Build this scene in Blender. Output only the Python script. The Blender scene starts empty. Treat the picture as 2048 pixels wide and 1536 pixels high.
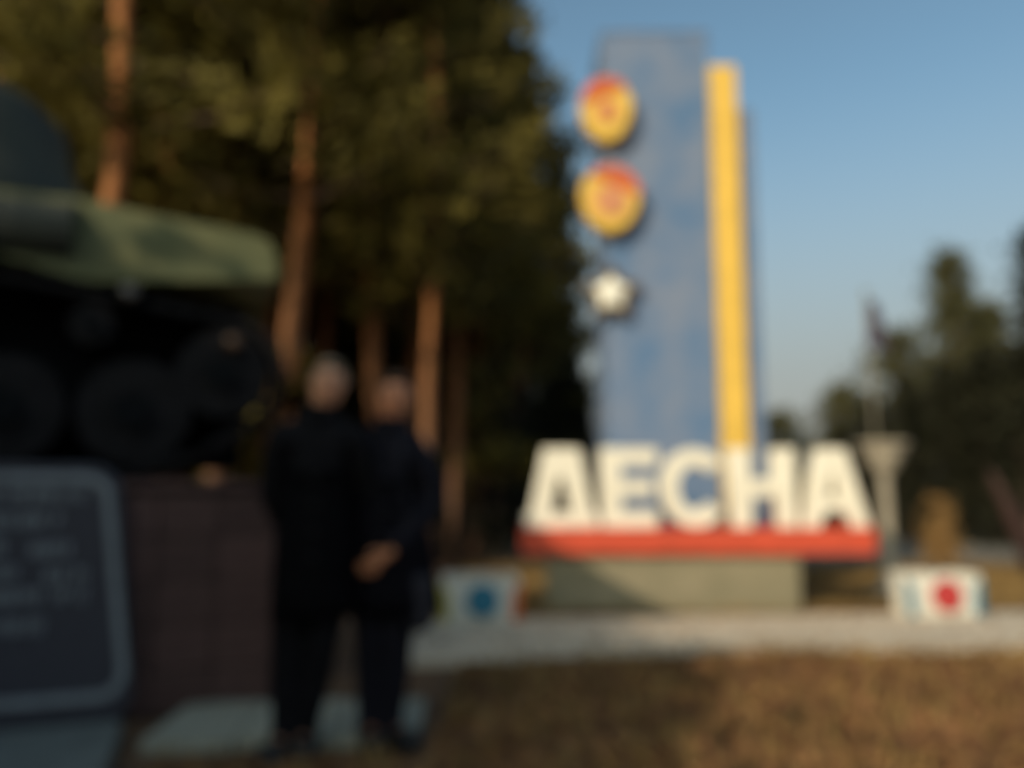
import bpy, bmesh, math, random
import numpy as np
from mathutils import Vector, Matrix, Quaternion

random.seed(7)
rng = np.random.default_rng(7)
S = bpy.context.scene
COL = S.collection
R = math.radians

# ------------------------------------------------------------------ camera, sky, sun, exposure
F = 1600.0                      # focal length in pixels of the 2048 px wide photograph
EYE = 1.18
PITCH = math.atan((975 - 768) / F)
cam_d = bpy.data.cameras.new('camera')
cam = bpy.data.objects.new('camera', cam_d)
COL.objects.link(cam)
cam.location = (0, 0, EYE)
cam.rotation_euler = (math.pi / 2 + PITCH, 0, 0)
cam_d.sensor_width = 36
cam_d.lens = 36 * F / 2048
cam_d.clip_start = 0.05
cam_d.clip_end = 3000
cam_d.dof.use_dof = True        # the photograph is focused far too near: everything lies behind the focus
cam_d.dof.focus_distance = 0.30
cam_d.dof.aperture_fstop = 3.1
S.camera = cam

SUN_EL = R(27)
SUN_H = Vector((-0.60, -0.80))     # horizontal direction towards the sun
w = bpy.data.worlds.new('World')
S.world = w
w.use_nodes = True
nt = w.node_tree
nt.nodes.clear()
sky = nt.nodes.new('ShaderNodeTexSky')
sky.sky_type = 'NISHITA'
sky.sun_disc = False
sky.sun_elevation = SUN_EL
sky.sun_rotation = math.atan2(SUN_H.x, SUN_H.y)
sky.altitude = 100
sky.air_density = 1.0
sky.dust_density = 3.2
sky.ozone_density = 1.5
bg = nt.nodes.new('ShaderNodeBackground')
bg.inputs['Strength'].default_value = 0.14
wo = nt.nodes.new('ShaderNodeOutputWorld')
# thin warm haze all round the horizon over the clear sky
tint = nt.nodes.new('ShaderNodeMixRGB')
tint.blend_type = 'MULTIPLY'
tint.inputs['Fac'].default_value = 1
tint.inputs['Color2'].default_value = (1.04, 1.20, 1.06, 1)
nt.links.new(sky.outputs[0], tint.inputs['Color1'])
wtc = nt.nodes.new('ShaderNodeTexCoord')
wsx = nt.nodes.new('ShaderNodeSeparateXYZ')
nt.links.new(wtc.outputs['Generated'], wsx.inputs[0])
wmr = nt.nodes.new('ShaderNodeMapRange')
wmr.interpolation_type = 'SMOOTHSTEP'
wmr.inputs['From Min'].default_value = 0.48
wmr.inputs['From Max'].default_value = 0.05
wmr.inputs['To Min'].default_value = 0.0
wmr.inputs['To Max'].default_value = 0.95
nt.links.new(wsx.outputs['Z'], wmr.inputs['Value'])
hzm = nt.nodes.new('ShaderNodeMixRGB')
hzm.inputs['Color2'].default_value = (2.65, 2.72, 2.58, 1)
nt.links.new(wmr.outputs[0], hzm.inputs['Fac'])
nt.links.new(tint.outputs[0], hzm.inputs['Color1'])
nt.links.new(hzm.outputs[0], bg.inputs['Color'])
nt.links.new(bg.outputs[0], wo.inputs['Surface'])

sun_d = bpy.data.lights.new('sun', 'SUN')
sun_d.energy = 3.2
sun_d.angle = R(0.5)
sun_d.color = (1.0, 0.83, 0.60)
sun = bpy.data.objects.new('sun', sun_d)
COL.objects.link(sun)
to_sun = Vector((SUN_H.x * math.cos(SUN_EL), SUN_H.y * math.cos(SUN_EL), math.sin(SUN_EL)))
sun.rotation_euler = to_sun.to_track_quat('Z', 'Y').to_euler()
sun.location = (-10, -10, 20)

S.view_settings.view_transform = 'Standard'
S.view_settings.look = 'None'
S.view_settings.gamma = 1
S.view_settings.use_curve_mapping = False
S.view_settings.exposure = 0.0
S.cycles.max_bounces = 5
S.cycles.diffuse_bounces = 3
S.cycles.transparent_max_bounces = 4

# ------------------------------------------------------------------ helpers
def at(px, py, Y):
    """world point on the ray through pixel (2048x1536) at world depth Y"""
    u = (px - 1024) / F
    v = -(py - 768) / F
    d = Vector((u, math.cos(PITCH) - v * math.sin(PITCH), math.sin(PITCH) + v * math.cos(PITCH)))
    return Vector((0, 0, EYE)) + d * (Y / d.y)

def gz0(y):
    if y < 5: return 0.0
    if y < 10: return -0.07 * (y - 5)
    return -0.35 - 0.2 * (1 - math.exp(-(y - 10) / 6))

def tag(o, label=None, cat=None, group=None, kind=None):
    if label: o['label'] = label
    if cat: o['category'] = cat
    if group: o['group'] = group
    if kind: o['kind'] = kind
    return o

def empty(name, loc, rz=0.0):
    o = bpy.data.objects.new(name, None)
    o.empty_display_size = 0.2
    o.location = loc
    o.rotation_euler = (0, 0, rz)
    COL.objects.link(o)
    return o

def link(name, me, parent=None, mats=(), smooth=False, loc=None):
    if not me.materials:
        for m in (mats if isinstance(mats, (list, tuple)) else [mats]):
            me.materials.append(m)
    o = bpy.data.objects.new(name, me)
    COL.objects.link(o)
    if parent is not None: o.parent = parent
    if loc is not None: o.location = loc
    if smooth:
        me.polygons.foreach_set('use_smooth', [True] * len(me.polygons))
    return o

def bm_mesh(name, bm):
    me = bpy.data.meshes.new(name)
    bmesh.ops.recalc_face_normals(bm, faces=bm.faces)
    bm.to_mesh(me)
    bm.free()
    return me

def box(bm, x0, x1, y0, y1, z0, z1, bev=0.0, mi=0):
    vs = [bm.verts.new(p) for p in ((x0, y0, z0), (x1, y0, z0), (x1, y1, z0), (x0, y1, z0),
                                    (x0, y0, z1), (x1, y0, z1), (x1, y1, z1), (x0, y1, z1))]
    fs = [bm.faces.new([vs[i] for i in f]) for f in
          ((3, 2, 1, 0), (4, 5, 6, 7), (0, 1, 5, 4), (1, 2, 6, 5), (2, 3, 7, 6), (3, 0, 4, 7))]
    for f in fs: f.material_index = mi
    if bev:
        es = list({e for f in fs for e in f.edges})
        bmesh.ops.bevel(bm, geom=es, offset=bev, segments=2, affect='EDGES', profile=0.5)
    return vs

def boxo(name, parent, m, x0, x1, y0, y1, z0, z1, bev=0.0):
    bm = bmesh.new()
    box(bm, x0, x1, y0, y1, z0, z1, bev)
    return link(name, bm_mesh(name, bm), parent, m)

def tube(bm, pts, rads, n=10, cap=True):
    pts = [Vector(p) for p in pts]
    rings = []
    for i, p in enumerate(pts):
        a = pts[max(i - 1, 0)]
        b = pts[min(i + 1, len(pts) - 1)]
        q = (b - a).to_track_quat('Z', 'Y')
        rings.append([bm.verts.new(p + q @ Vector((rads[i] * math.cos(2 * math.pi * k / n), rads[i] * math.sin(2 * math.pi * k / n), 0))) for k in range(n)])
    for r0, r1 in zip(rings, rings[1:]):
        for k in range(n):
            bm.faces.new((r0[k], r0[(k + 1) % n], r1[(k + 1) % n], r1[k]))
    if cap:
        bm.faces.new(rings[0][::-1])
        bm.faces.new(rings[-1])

def tubeo(name, parent, m, pts, rads, n=10, smooth=True):
    bm = bmesh.new()
    tube(bm, pts, rads, n)
    return link(name, bm_mesh(name, bm), parent, m, smooth)

def lathe(bm, prof, n=24, axis='Z', c=(0, 0, 0)):
    """prof: (radius, height) pairs"""
    c = Vector(c)
    rings = []
    for r, h in prof:
        ring = []
        for k in range(n):
            a = 2 * math.pi * k / n
            if axis == 'Z': p = Vector((r * math.cos(a), r * math.sin(a), h))
            elif axis == 'Y': p = Vector((r * math.cos(a), h, r * math.sin(a)))
            else: p = Vector((h, r * math.cos(a), r * math.sin(a)))
            ring.append(bm.verts.new(c + p))
        rings.append(ring)
    for a, b in zip(rings, rings[1:]):
        for k in range(n):
            bm.faces.new((a[k], a[(k + 1) % n], b[(k + 1) % n], b[k]))
    bm.faces.new(rings[0][::-1])
    bm.faces.new(rings[-1])

def latheo(name, parent, m, prof, n=24, axis='Z', c=(0, 0, 0), smooth=False):
    bm = bmesh.new()
    lathe(bm, prof, n, axis, c)
    return link(name, bm_mesh(name, bm), parent, m, smooth)

def shape(name, parent, m, loops, depth, bevel=0.0, y=0.0):
    """closed loops (first outer, then holes) in the XZ plane, extruded to +-depth/2 about y"""
    cu = bpy.data.curves.new(name, 'CURVE')
    cu.dimensions = '2D'
    cu.fill_mode = 'BOTH'
    cu.extrude = max(depth / 2 - bevel, 0.0005)
    cu.bevel_depth = bevel
    cu.bevel_resolution = 1
    cu.offset = -bevel
    for lp in loops:
        sp = cu.splines.new('POLY')
        sp.points.add(len(lp) - 1)
        for p, (a, b) in zip(sp.points, lp): p.co = (a, b, 0, 1)
        sp.use_cyclic_u = True
    tmp = bpy.data.objects.new('tmp', cu)
    COL.objects.link(tmp)
    me = bpy.data.meshes.new_from_object(tmp.evaluated_get(bpy.context.evaluated_depsgraph_get()))
    bpy.data.objects.remove(tmp)
    bpy.data.curves.remove(cu)
    me.transform(Matrix.Translation((0, y, 0)) @ Matrix.Rotation(math.pi / 2, 4, 'X'))
    me.materials.clear()
    return link(name, me, parent, m)

def copy_tree(o, parent=None):
    c = o.copy()
    COL.objects.link(c)
    if parent is not None: c.parent = parent
    for ch in [k for k in bpy.data.objects if k.parent == o]:
        copy_tree(ch, c)
    return c

def mat(name, col, rough=0.8, var=0.25, scale=4.0, bump=0.0, bscale=30.0, metal=0.0, col2=None, spec=0.3, coords='Object', detail=6.0, rand=0.0):
    m = bpy.data.materials.new(name)
    m.use_nodes = True
    t = m.node_tree
    b = t.nodes['Principled BSDF']
    b.inputs['Roughness'].default_value = rough
    b.inputs['Metallic'].default_value = metal
    b.inputs['Specular IOR Level'].default_value = spec
    tc = t.nodes.new('ShaderNodeTexCoord')
    nz = t.nodes.new('ShaderNodeTexNoise')
    nz.inputs['Scale'].default_value = scale
    nz.inputs['Detail'].default_value = detail
    nz.inputs['Roughness'].default_value = 0.6
    t.links.new(tc.outputs[coords], nz.inputs['Vector'])
    rp = t.nodes.new('ShaderNodeValToRGB')
    rp.color_ramp.elements[0].position = 0.33
    rp.color_ramp.elements[1].position = 0.67
    c2 = col2 if col2 else [c * (1 + var) for c in col]
    c1 = col if col2 else [c * (1 - var) for c in col]
    rp.color_ramp.elements[0].color = (*c1, 1)
    rp.color_ramp.elements[1].color = (*c2, 1)
    t.links.new(nz.outputs[0], rp.inputs[0])
    src = rp.outputs[0]
    if rand:
        oi = t.nodes.new('ShaderNodeObjectInfo')
        hs = t.nodes.new('ShaderNodeHueSaturation')
        mr = t.nodes.new('ShaderNodeMapRange')
        mr.inputs['To Min'].default_value = 1 - rand
        mr.inputs['To Max'].default_value = 1 + rand
        t.links.new(oi.outputs['Random'], mr.inputs['Value'])
        t.links.new(mr.outputs[0], hs.inputs['Value'])
        t.links.new(src, hs.inputs['Color'])
        src = hs.outputs[0]
    t.links.new(src, b.inputs['Base Color'])
    if bump:
        n2 = t.nodes.new('ShaderNodeTexNoise')
        n2.inputs['Scale'].default_value = bscale
        n2.inputs['Detail'].default_value = 5
        t.links.new(tc.outputs[coords], n2.inputs['Vector'])
        bp = t.nodes.new('ShaderNodeBump')
        bp.inputs['Strength'].default_value = bump
        bp.inputs['Distance'].default_value = 0.02
        t.links.new(n2.outputs[0], bp.inputs['Height'])
        t.links.new(bp.outputs[0], b.inputs['Normal'])
    return m

def foliage_mat(name, c1, c2, trans=0.25, rand=0.25):
    m = mat(name, c1, 0.75, col2=c2, scale=0.9, spec=0.15, rand=rand)
    t = m.node_tree
    b = t.nodes['Principled BSDF']
    tr = t.nodes.new('ShaderNodeBsdfTranslucent')
    src = b.inputs['Base Color'].links[0].from_socket
    t.links.new(src, tr.inputs['Color'])
    mx = t.nodes.new('ShaderNodeMixShader')
    mx.inputs[0].default_value = trans
    t.links.new(b.outputs[0], mx.inputs[1])
    t.links.new(tr.outputs[0], mx.inputs[2])
    t.links.new(mx.outputs[0], t.nodes['Material Output'].inputs['Surface'])
    return m

def pine_bark_mat():
    m = mat('pine_bark', (0.10, 0.055, 0.035), 0.9, col2=(0.17, 0.095, 0.06), scale=6, bump=0.6, bscale=14)
    t = m.node_tree
    b = t.nodes['Principled BSDF']
    src = b.inputs['Base Color'].links[0].from_socket
    tc = t.nodes.new('ShaderNodeTexCoord')
    sx = t.nodes.new('ShaderNodeSeparateXYZ')
    t.links.new(tc.outputs['Object'], sx.inputs[0])
    mr = t.nodes.new('ShaderNodeMapRange')
    mr.inputs['From Min'].default_value = 1.5
    mr.inputs['From Max'].default_value = 6.5
    t.links.new(sx.outputs['Z'], mr.inputs['Value'])
    mx = t.nodes.new('ShaderNodeMixRGB')
    mx.inputs['Color2'].default_value = (0.36, 0.145, 0.05, 1)
    t.links.new(mr.outputs[0], mx.inputs['Fac'])
    t.links.new(src, mx.inputs['Color1'])
    t.links.new(mx.outputs[0], b.inputs['Base Color'])
    return m

M = dict(
    soil=mat('dry_ground', (0.065, 0.037, 0.024), 0.95, col2=(0.18, 0.098, 0.048), scale=2.2, bump=0.8, bscale=40),
    litter=mat('leaf_litter', (0.10, 0.045, 0.024), 0.85, col2=(0.29, 0.15, 0.062), scale=3),
    drygrass=mat('dry_grass', (0.14, 0.085, 0.030), 0.85, col2=(0.30, 0.195, 0.07), scale=1.5),
    asphalt=mat('asphalt', (0.16, 0.145, 0.12), 0.9, var=0.2, scale=8, bump=0.3, bscale=90),
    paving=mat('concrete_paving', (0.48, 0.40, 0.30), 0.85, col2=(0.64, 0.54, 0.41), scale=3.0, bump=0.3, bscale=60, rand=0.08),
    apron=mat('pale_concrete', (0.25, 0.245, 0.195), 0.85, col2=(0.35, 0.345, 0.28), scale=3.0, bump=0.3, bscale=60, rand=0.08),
    slab=mat('grey_slab', (0.11, 0.12, 0.112), 0.75, col2=(0.165, 0.18, 0.168), scale=5, bump=0.2, bscale=50),
    base=mat('grey_green_concrete', (0.20, 0.18, 0.115), 0.85, col2=(0.275, 0.24, 0.16), scale=1.6, bump=0.3, bscale=40),
    red=mat('red_paint', (0.55, 0.075, 0.036), 0.55, var=0.15, scale=3, bump=0.1, bscale=40),
    white=mat('cream_white_paint', (0.74, 0.68, 0.55), 0.6, col2=(0.83, 0.78, 0.66), scale=3, bump=0.1, bscale=40),
    blue=mat('blue_mottled_paint', (0.088, 0.172, 0.32), 0.7, col2=(0.20, 0.235, 0.32), scale=1.3, bump=0.25, bscale=25, detail=4),
    yellow=mat('yellow_paint', (0.74, 0.47, 0.085), 0.55, var=0.1, scale=3),
    gold=mat('gold_paint', (0.62, 0.36, 0.07), 0.5, var=0.15, scale=5),
    orange=mat('orange_red_paint', (0.60, 0.12, 0.03), 0.5, var=0.15, scale=4),
    salmon=mat('salmon_paint', (0.62, 0.27, 0.13), 0.5, var=0.15, scale=6),
    bronze=mat('bronze_paint', (0.11, 0.072, 0.032), 0.5, var=0.2, scale=5),
    starwhite=mat('white_enamel', (0.90, 0.87, 0.76), 0.3, var=0.04, scale=4, spec=0.6),
    teal=mat('teal_paint', (0.03, 0.17, 0.26), 0.6, var=0.15, scale=5),
    reddisc=mat('crimson_paint', (0.42, 0.04, 0.04), 0.6, var=0.15, scale=5),
    olive=mat('olive_yellow_paint', (0.40, 0.33, 0.06), 0.6, var=0.15, scale=5),
    pw=mat('planter_white', (0.66, 0.64, 0.57), 0.7, var=0.12, scale=4, bump=0.2),
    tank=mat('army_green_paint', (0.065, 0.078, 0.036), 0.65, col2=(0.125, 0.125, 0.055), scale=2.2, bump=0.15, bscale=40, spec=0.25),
    tankgreen=mat('dark_green_paint', (0.020, 0.023, 0.018), 0.65, col2=(0.036, 0.040, 0.026), scale=2.5, bump=0.15, bscale=40, spec=0.4),  # army green darkened, the turret's shade put into the colour
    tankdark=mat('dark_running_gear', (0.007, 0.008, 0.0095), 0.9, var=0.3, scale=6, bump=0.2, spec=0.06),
    steel=mat('dark_track_steel', (0.010, 0.0095, 0.011), 0.8, var=0.4, scale=10, spec=0.15),
    glass=mat('lamp_glass', (0.07, 0.06, 0.055), 0.15, var=0.05, spec=0.7),
    amber=mat('amber_lens', (0.10, 0.045, 0.015), 0.2, var=0.05, spec=0.6),
    tile=mat('brown_granite', (0.058, 0.029, 0.028), 0.6, col2=(0.095, 0.053, 0.047), scale=14, bump=0.1, rand=0.22),
    core=mat('plinth_mortar', (0.05, 0.04, 0.038), 0.9, var=0.2, scale=6),
    plaque=mat('dark_granite', (0.036, 0.037, 0.052), 0.5, col2=(0.052, 0.054, 0.070), scale=20),
    engrave=mat('engraved_grey', (0.21, 0.235, 0.26), 0.6, var=0.15, scale=12),
    skin=mat('skin', (0.50, 0.25, 0.15), 0.5, var=0.1, scale=10),
    skin2=mat('warm_skin', (0.50, 0.215, 0.115), 0.5, var=0.1, scale=10),
    black=mat('black_cloth', (0.006, 0.006, 0.008), 0.9, var=0.3, scale=20, bump=0.2, spec=0.1),
    navy=mat('dark_navy_cloth', (0.008, 0.008, 0.013), 0.9, var=0.3, scale=20, bump=0.2, spec=0.1),
    grey_cloth=mat('charcoal_cloth', (0.022, 0.022, 0.030), 0.9, var=0.3, scale=20, bump=0.2, spec=0.1),
    shoe=mat('black_leather', (0.012, 0.012, 0.013), 0.45, var=0.2, scale=10),
    hair_light=mat('grey_hair', (0.22, 0.17, 0.12), 0.6, var=0.2, scale=40),
    hair_dark=mat('brown_hair', (0.05, 0.028, 0.018), 0.55, var=0.2, scale=40),
    lips=mat('lips', (0.35, 0.12, 0.09), 0.5, var=0.05),
    eye=mat('eye', (0.05, 0.04, 0.035), 0.2, var=0.1),
    concrete=mat('pale_weathered_concrete', (0.30, 0.26, 0.20), 0.85, col2=(0.40, 0.35, 0.27), scale=5, bump=0.3),
    pole=mat('pole_paint', (0.20, 0.185, 0.14), 0.6, var=0.1, scale=5),
    flag=mat('dark_purple_cloth', (0.13, 0.115, 0.17), 0.8, var=0.25, scale=8),
    bark=mat('brown_bark', (0.085, 0.055, 0.04), 0.9, col2=(0.15, 0.10, 0.07), scale=8, bump=0.6, bscale=20),
    redbark=mat('reddish_bark', (0.036, 0.020, 0.018), 0.9, col2=(0.058, 0.030, 0.025), scale=8, bump=0.6, bscale=20),
    pinebark=pine_bark_mat(),
    pine=foliage_mat('pine_needles', (0.055, 0.048, 0.015), (0.215, 0.175, 0.038)),
    spruce=foliage_mat('dark_needles', (0.016, 0.018, 0.012), (0.036, 0.036, 0.018), 0.15),
    leaf=foliage_mat('olive_leaves', (0.07, 0.072, 0.026), (0.16, 0.145, 0.055)),
    autumn=foliage_mat('russet_leaves', (0.33, 0.19, 0.075), (0.48, 0.30, 0.12), 0.2, 0.05),
    shade_leaf=foliage_mat('shade_leaves', (0.04, 0.045, 0.015), (0.08, 0.08, 0.03), 0.1),
)

# ------------------------------------------------------------------ ground, road, paving
def bump_noise(x, y):
    return 0.5 * math.sin(1.9 * x + 0.7 * y) * math.cos(1.3 * y - 0.4 * x) + 0.3 * math.sin(4.1 * x - 2.3 * y) + 0.2 * math.cos(6.3 * y + 3.1 * x)

def on_paving(x, y):
    a = R(8)
    dx, dy = x + 1.5, y - 5.75
    u = dx * math.cos(a) + dy * math.sin(a)
    v = -dx * math.sin(a) + dy * math.cos(a)
    return 0.66 < u < 11.8 and -0.1 < v < 3.3

def gz(x, y):
    z = gz0(y)
    if on_paving(x, y): return z - 0.02
    if -2.2 < x < -0.35 and 3.6 < y < 4.8: return z - 0.01
    amp = 0.018 if y < 60 else 0.0
    z += amp * bump_noise(x, y)
    z += 0.10 * math.exp(-((x - 1.7) / 1.1) ** 2 - ((y - 5.4) / 0.45) ** 2)       # low mound of leaves at the paving's edge
    z += 0.05 * math.exp(-((x - 3.2) / 0.8) ** 2 - ((y - 5.7) / 0.4) ** 2)
    return z

def axis_vals(segs):
    out = []
    for a, b, s in segs:
        n = max(1, int(round((b - a) / s)))
        out += [a + (b - a) * i / n for i in range(n)]
    out.append(segs[-1][1])
    return out

xs = axis_vals([(-900, -100, 200), (-100, -20, 20), (-20, -6, 2), (-6, 8, 0.14), (8, 30, 2), (30, 100, 14), (100, 900, 200)])
ys = axis_vals([(-300, -20, 70), (-20, 2, 2), (2, 12, 0.14), (12, 30, 1.5), (30, 120, 10), (120, 1500, 230)])
vs = [(x, y, gz(x, y)) for y in ys for x in xs]
nx = len(xs)
fs = [(j * nx + i, j * nx + i + 1, (j + 1) * nx + i + 1, (j + 1) * nx + i) for j in range(len(ys) - 1) for i in range(nx - 1)]
me = bpy.data.meshes.new('ground')
me.from_pydata(vs, [], fs)
tag(link('ground', me, None, M['soil'], True), kind='structure')

def sheet(name, pts, m, dz):
    bm = bmesh.new()
    top = [bm.verts.new((x, y, gz0(y) + dz)) for x, y in pts]
    bot = [bm.verts.new((x, y, gz0(y) - 0.2)) for x, y in pts]
    bm.faces.new(top)
    n = len(pts)
    for i in range(n):
        bm.faces.new((top[i], bot[i], bot[(i + 1) % n], top[(i + 1) % n]))
    return tag(link(name, bm_mesh(name, bm), None, m), kind='structure')

# asphalt road far off on the right
sheet('road', [(6.5, 19), (60, 15), (60, 24), (9.0, 31)], M['asphalt'], 0.045)

# concrete paving in front of the town sign, laid slab by slab
pav = empty('paving', (-1.5, 5.75, 0), R(8))
tag(pav, kind='structure')
SL = 0.78
slab_bm = bmesh.new()
box(slab_bm, 0.006, SL - 0.006, 0.006, SL - 0.006, -0.12, 0, 0.008)
slab_me = bm_mesh('paving_slab', slab_bm)
slab_me.materials.append(M['paving'])
ca, sa = math.cos(R(8)), math.sin(R(8))
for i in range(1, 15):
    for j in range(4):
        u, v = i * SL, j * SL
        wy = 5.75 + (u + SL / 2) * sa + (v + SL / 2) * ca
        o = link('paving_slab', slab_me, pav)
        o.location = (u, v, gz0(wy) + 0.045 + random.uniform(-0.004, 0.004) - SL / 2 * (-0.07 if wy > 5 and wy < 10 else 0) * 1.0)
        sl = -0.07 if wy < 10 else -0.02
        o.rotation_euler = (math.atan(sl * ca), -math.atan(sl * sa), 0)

# pale concrete apron at the foot of the plinth
apr = empty('apron', (-1.69, 3.80, 0), R(3))
tag(apr, kind='structure')
ap_bm = bmesh.new()
box(ap_bm, 0.004, 0.416, 0.0, 0.68, -0.1, 0.045, 0.012)
ap_me = bm_mesh('apron_slab', ap_bm)
ap_me.materials.append(M['apron'])
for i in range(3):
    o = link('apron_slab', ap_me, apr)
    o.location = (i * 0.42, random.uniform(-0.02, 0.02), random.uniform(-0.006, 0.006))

# ------------------------------------------------------------------ stela
YS = 11.5
sx0 = at(1211, 600, YS).x
sx1 = at(1432, 600, YS).x
sx2 = at(1487, 600, YS).x
sx3 = at(1519, 600, YS).x
zt = at(1310, 68, YS).z
ztb = at(1445, 128, YS - 0.1).z
zt3 = at(1495, 215, YS).z
g = gz0(YS)
st = empty('stela', (sx0, YS, g))
tag(st, 'tall blue mottled stela with yellow bar rising behind the white letters', 'stela')
bm = bmesh.new()
box(bm, 0, sx1 - sx0, 0, 1.3, 0, zt - g, 0.02)
link('slab', bm_mesh('slab', bm), st, M['blue'])
bm = bmesh.new()
box(bm, -0.012, sx1 - sx0 + 0.012, -0.012, 1.312, zt - g + 0.001, zt - g + 0.05, 0.008)
link('cap', bm_mesh('cap', bm), st, M['blue'])
boxo('side_slab', st, M['blue'], sx1 - sx0 + 0.003, sx3 - sx0 + 0.02, 0.035, 1.1, 0, zt3 - g, 0.02)['label'] = 'lower narrow blue slab right of the yellow bar'
boxo('bar', st, M['yellow'], sx1 - sx0 + 0.006, sx2 - sx0, -0.07, 0.03, 0, ztb - g, 0.015)['label'] = 'long yellow bar'
boxo('footing', st, M['concrete'], -0.25, sx3 - sx0 + 0.25, -0.35, 1.6, -0.2, 0.12, 0.02)

def shield_loop(wd, h):
    """egg-shaped shield with a soft point at the foot, centred"""
    L = []
    for i in range(40):
        a = 2 * math.pi * i / 40
        z = h * (0.08 + 0.42 * math.cos(a)) if math.cos(a) >= 0 else h * (0.08 + 0.58 * math.cos(a))
        x = wd * 0.5 * math.copysign(abs(math.sin(a)) ** (0.92 if math.cos(a) >= 0 else 1.12), math.sin(a))
        L.append((x, z))
    return L[::-1]

def scaled(L, s, dx=0, dz=0): return [(x * s + dx, z * s + dz) for x, z in L]

def clip_chief(L, ang, off):
    """the part of a loop above a slanted line"""
    nrm = Vector((math.sin(ang), math.cos(ang)))
    out = []
    for i in range(len(L)):
        a, b = Vector(L[i]), Vector(L[(i + 1) % len(L)])
        da, db = a.dot(nrm) - off, b.dot(nrm) - off
        if da >= 0: out.append(tuple(a))
        if da * db < 0: out.append(tuple(a + (b - a) * da / (da - db)))
    return out

def circle(r, cx=0, cz=0, n=24): return [(cx + r * math.cos(2 * math.pi * k / n), cz + r * math.sin(2 * math.pi * k / n)) for k in range(n)]

def emblem(px, py, wpx, hpx, chief_ang, chief_off, ring_m, disc_m, label, ring_r):
    Ye = YS - 0.14
    c = at(px, py, Ye)
    k = Ye / F
    wd, h = wpx * k, hpx * k
    L = shield_loop(wd, h)
    o = shape('emblem', st, M['gold'], [L], 0.16, 0.02)
    o.location = (c.x - sx0, Ye - YS, c.z - g)
    o['label'] = label
    shape('field', o, M['yellow'], [scaled(L, 0.96)], 0.05, 0.012, y=-0.095)
    shape('chief', o, M['orange'], [clip_chief(scaled(L, 0.97), chief_ang, chief_off * h)], 0.03, 0.006, y=-0.125)
    shape('ring', o, ring_m, [circle(ring_r * wd, 0, -0.03 * h), circle(0.10 * wd, 0, -0.03 * h)], 0.04, 0.006, y=-0.13)
    shape('disc', o, disc_m, [circle(0.095 * wd, 0, -0.03 * h)], 0.03, 0.006, y=-0.126)
    boxo('bracket', o, M['bronze'], -0.04, wd * 0.3, 0.082, 0.135, -0.03, 0.03)
    return o

emblem(1212, 226, 110, 144, R(-22), 0.20, M['salmon'], M['orange'], 'upper gold shield with an orange-red top and a small red disc', 0.20)
emblem(1220, 403, 124, 144, R(24), 0.21, M['salmon'], M['salmon'], 'lower gold shield with an orange-red top right and a salmon centre', 0.27)

def star_loop(r, q=0.45):
    return [((r if k % 2 == 0 else r * q) * math.sin(math.pi * k / 5), (r if k % 2 == 0 else r * q) * math.cos(math.pi * k / 5)) for k in range(10)]
cs = at(1222, 588, YS - 0.12)
star = shape('star', st, M['bronze'], [star_loop(0.46, 0.56)], 0.12, 0.02)
star.location = (cs.x - sx0, -0.12, cs.z - g)
star['label'] = 'bronze five-pointed star with a white centre'
# faceted white star on top
bm = bmesh.new()
lp = star_loop(0.26, 0.68)
apex = bm.verts.new((0, -0.15, 0))
rv = [bm.verts.new((x, -0.063, z)) for x, z in lp]
for k in range(10): bm.faces.new((rv[k], rv[(k + 1) % 10], apex))
bm.faces.new(rv)
link('white_star', bm_mesh('white_star', bm), star, M['starwhite'])
boxo('bracket', star, M['bronze'], -0.03, 0.2, 0.062, 0.115, -0.03, 0.03)

# ------------------------------------------------------------------ town sign: letters on a red beam on a concrete base
YL = 10.0
k = YL / F
gx = gz0(YL)
bx0, bx1 = at(1043, 1085, YL).x, at(1750, 1085, YL).x
bz0, bz1 = at(1390, 1108, YL).z, at(1390, 1056, YL).z
ts = empty('town_sign', (bx0, YL, gx))
tag(ts, 'town sign of big cream letters spelling ДЕСНА on a red beam', 'town sign')
boxo('beam', ts, M['red'], 0, bx1 - bx0, -0.05, 0.45, bz0 - gx, bz1 - gx, 0.012)
cx0, cx1 = at(1093, 1170, YL + 0.05).x, at(1602, 1170, YL + 0.05).x
boxo('base', ts, M['base'], cx0 - bx0, cx1 - bx0, 0.05, 0.40, -0.1, bz0 - gx - 0.002, 0.015)
lz = bz1 - gx + 0.002
lh = at(1390, 897, YL).z - bz1

def letter(ch, px0, px1, loops):
    o = shape('letter', ts, M['white'], [[(x * (px1 - px0) * k, z * lh) for x, z in L] for L in loops], 0.26, 0.012)
    o.location = ((px0 - 1024) * k * 1.0 - bx0 + (at(px0, 975, YL).x - (px0 - 1024) * k), 0.17, lz)
    o['label'] = 'cream letter ' + ch
    return o

letter('Д', 1050, 1196, [[(0.0, 0), (1.0, 0), (1.0, 0.17), (0.93, 0.17), (0.75, 1.0), (0.26, 1.0), (0.07, 0.17), (0.0, 0.17)],
                         [(0.36, 0.18), (0.455, 0.62), (0.53, 0.62), (0.64, 0.18)]])
letter('Е', 1204, 1316, [[(0, 0), (1, 0), (1, 0.21), (0.36, 0.21), (0.36, 0.40), (0.92, 0.40), (0.92, 0.60), (0.36, 0.60), (0.36, 0.79), (1, 0.79), (1, 1), (0, 1)]])
def arc(cx, cz, rx, rz, a0, a1, n):
    return [(cx + rx * math.cos(R(a0 + (a1 - a0) * i / n)), cz + rz * math.sin(R(a0 + (a1 - a0) * i / n))) for i in range(n + 1)]
letter('С', 1324, 1456, [arc(0.52, 0.5, 0.52, 0.5, 38, 322, 22) + arc(0.52, 0.5, 0.26, 0.285, 318, 42, 20)])
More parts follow.
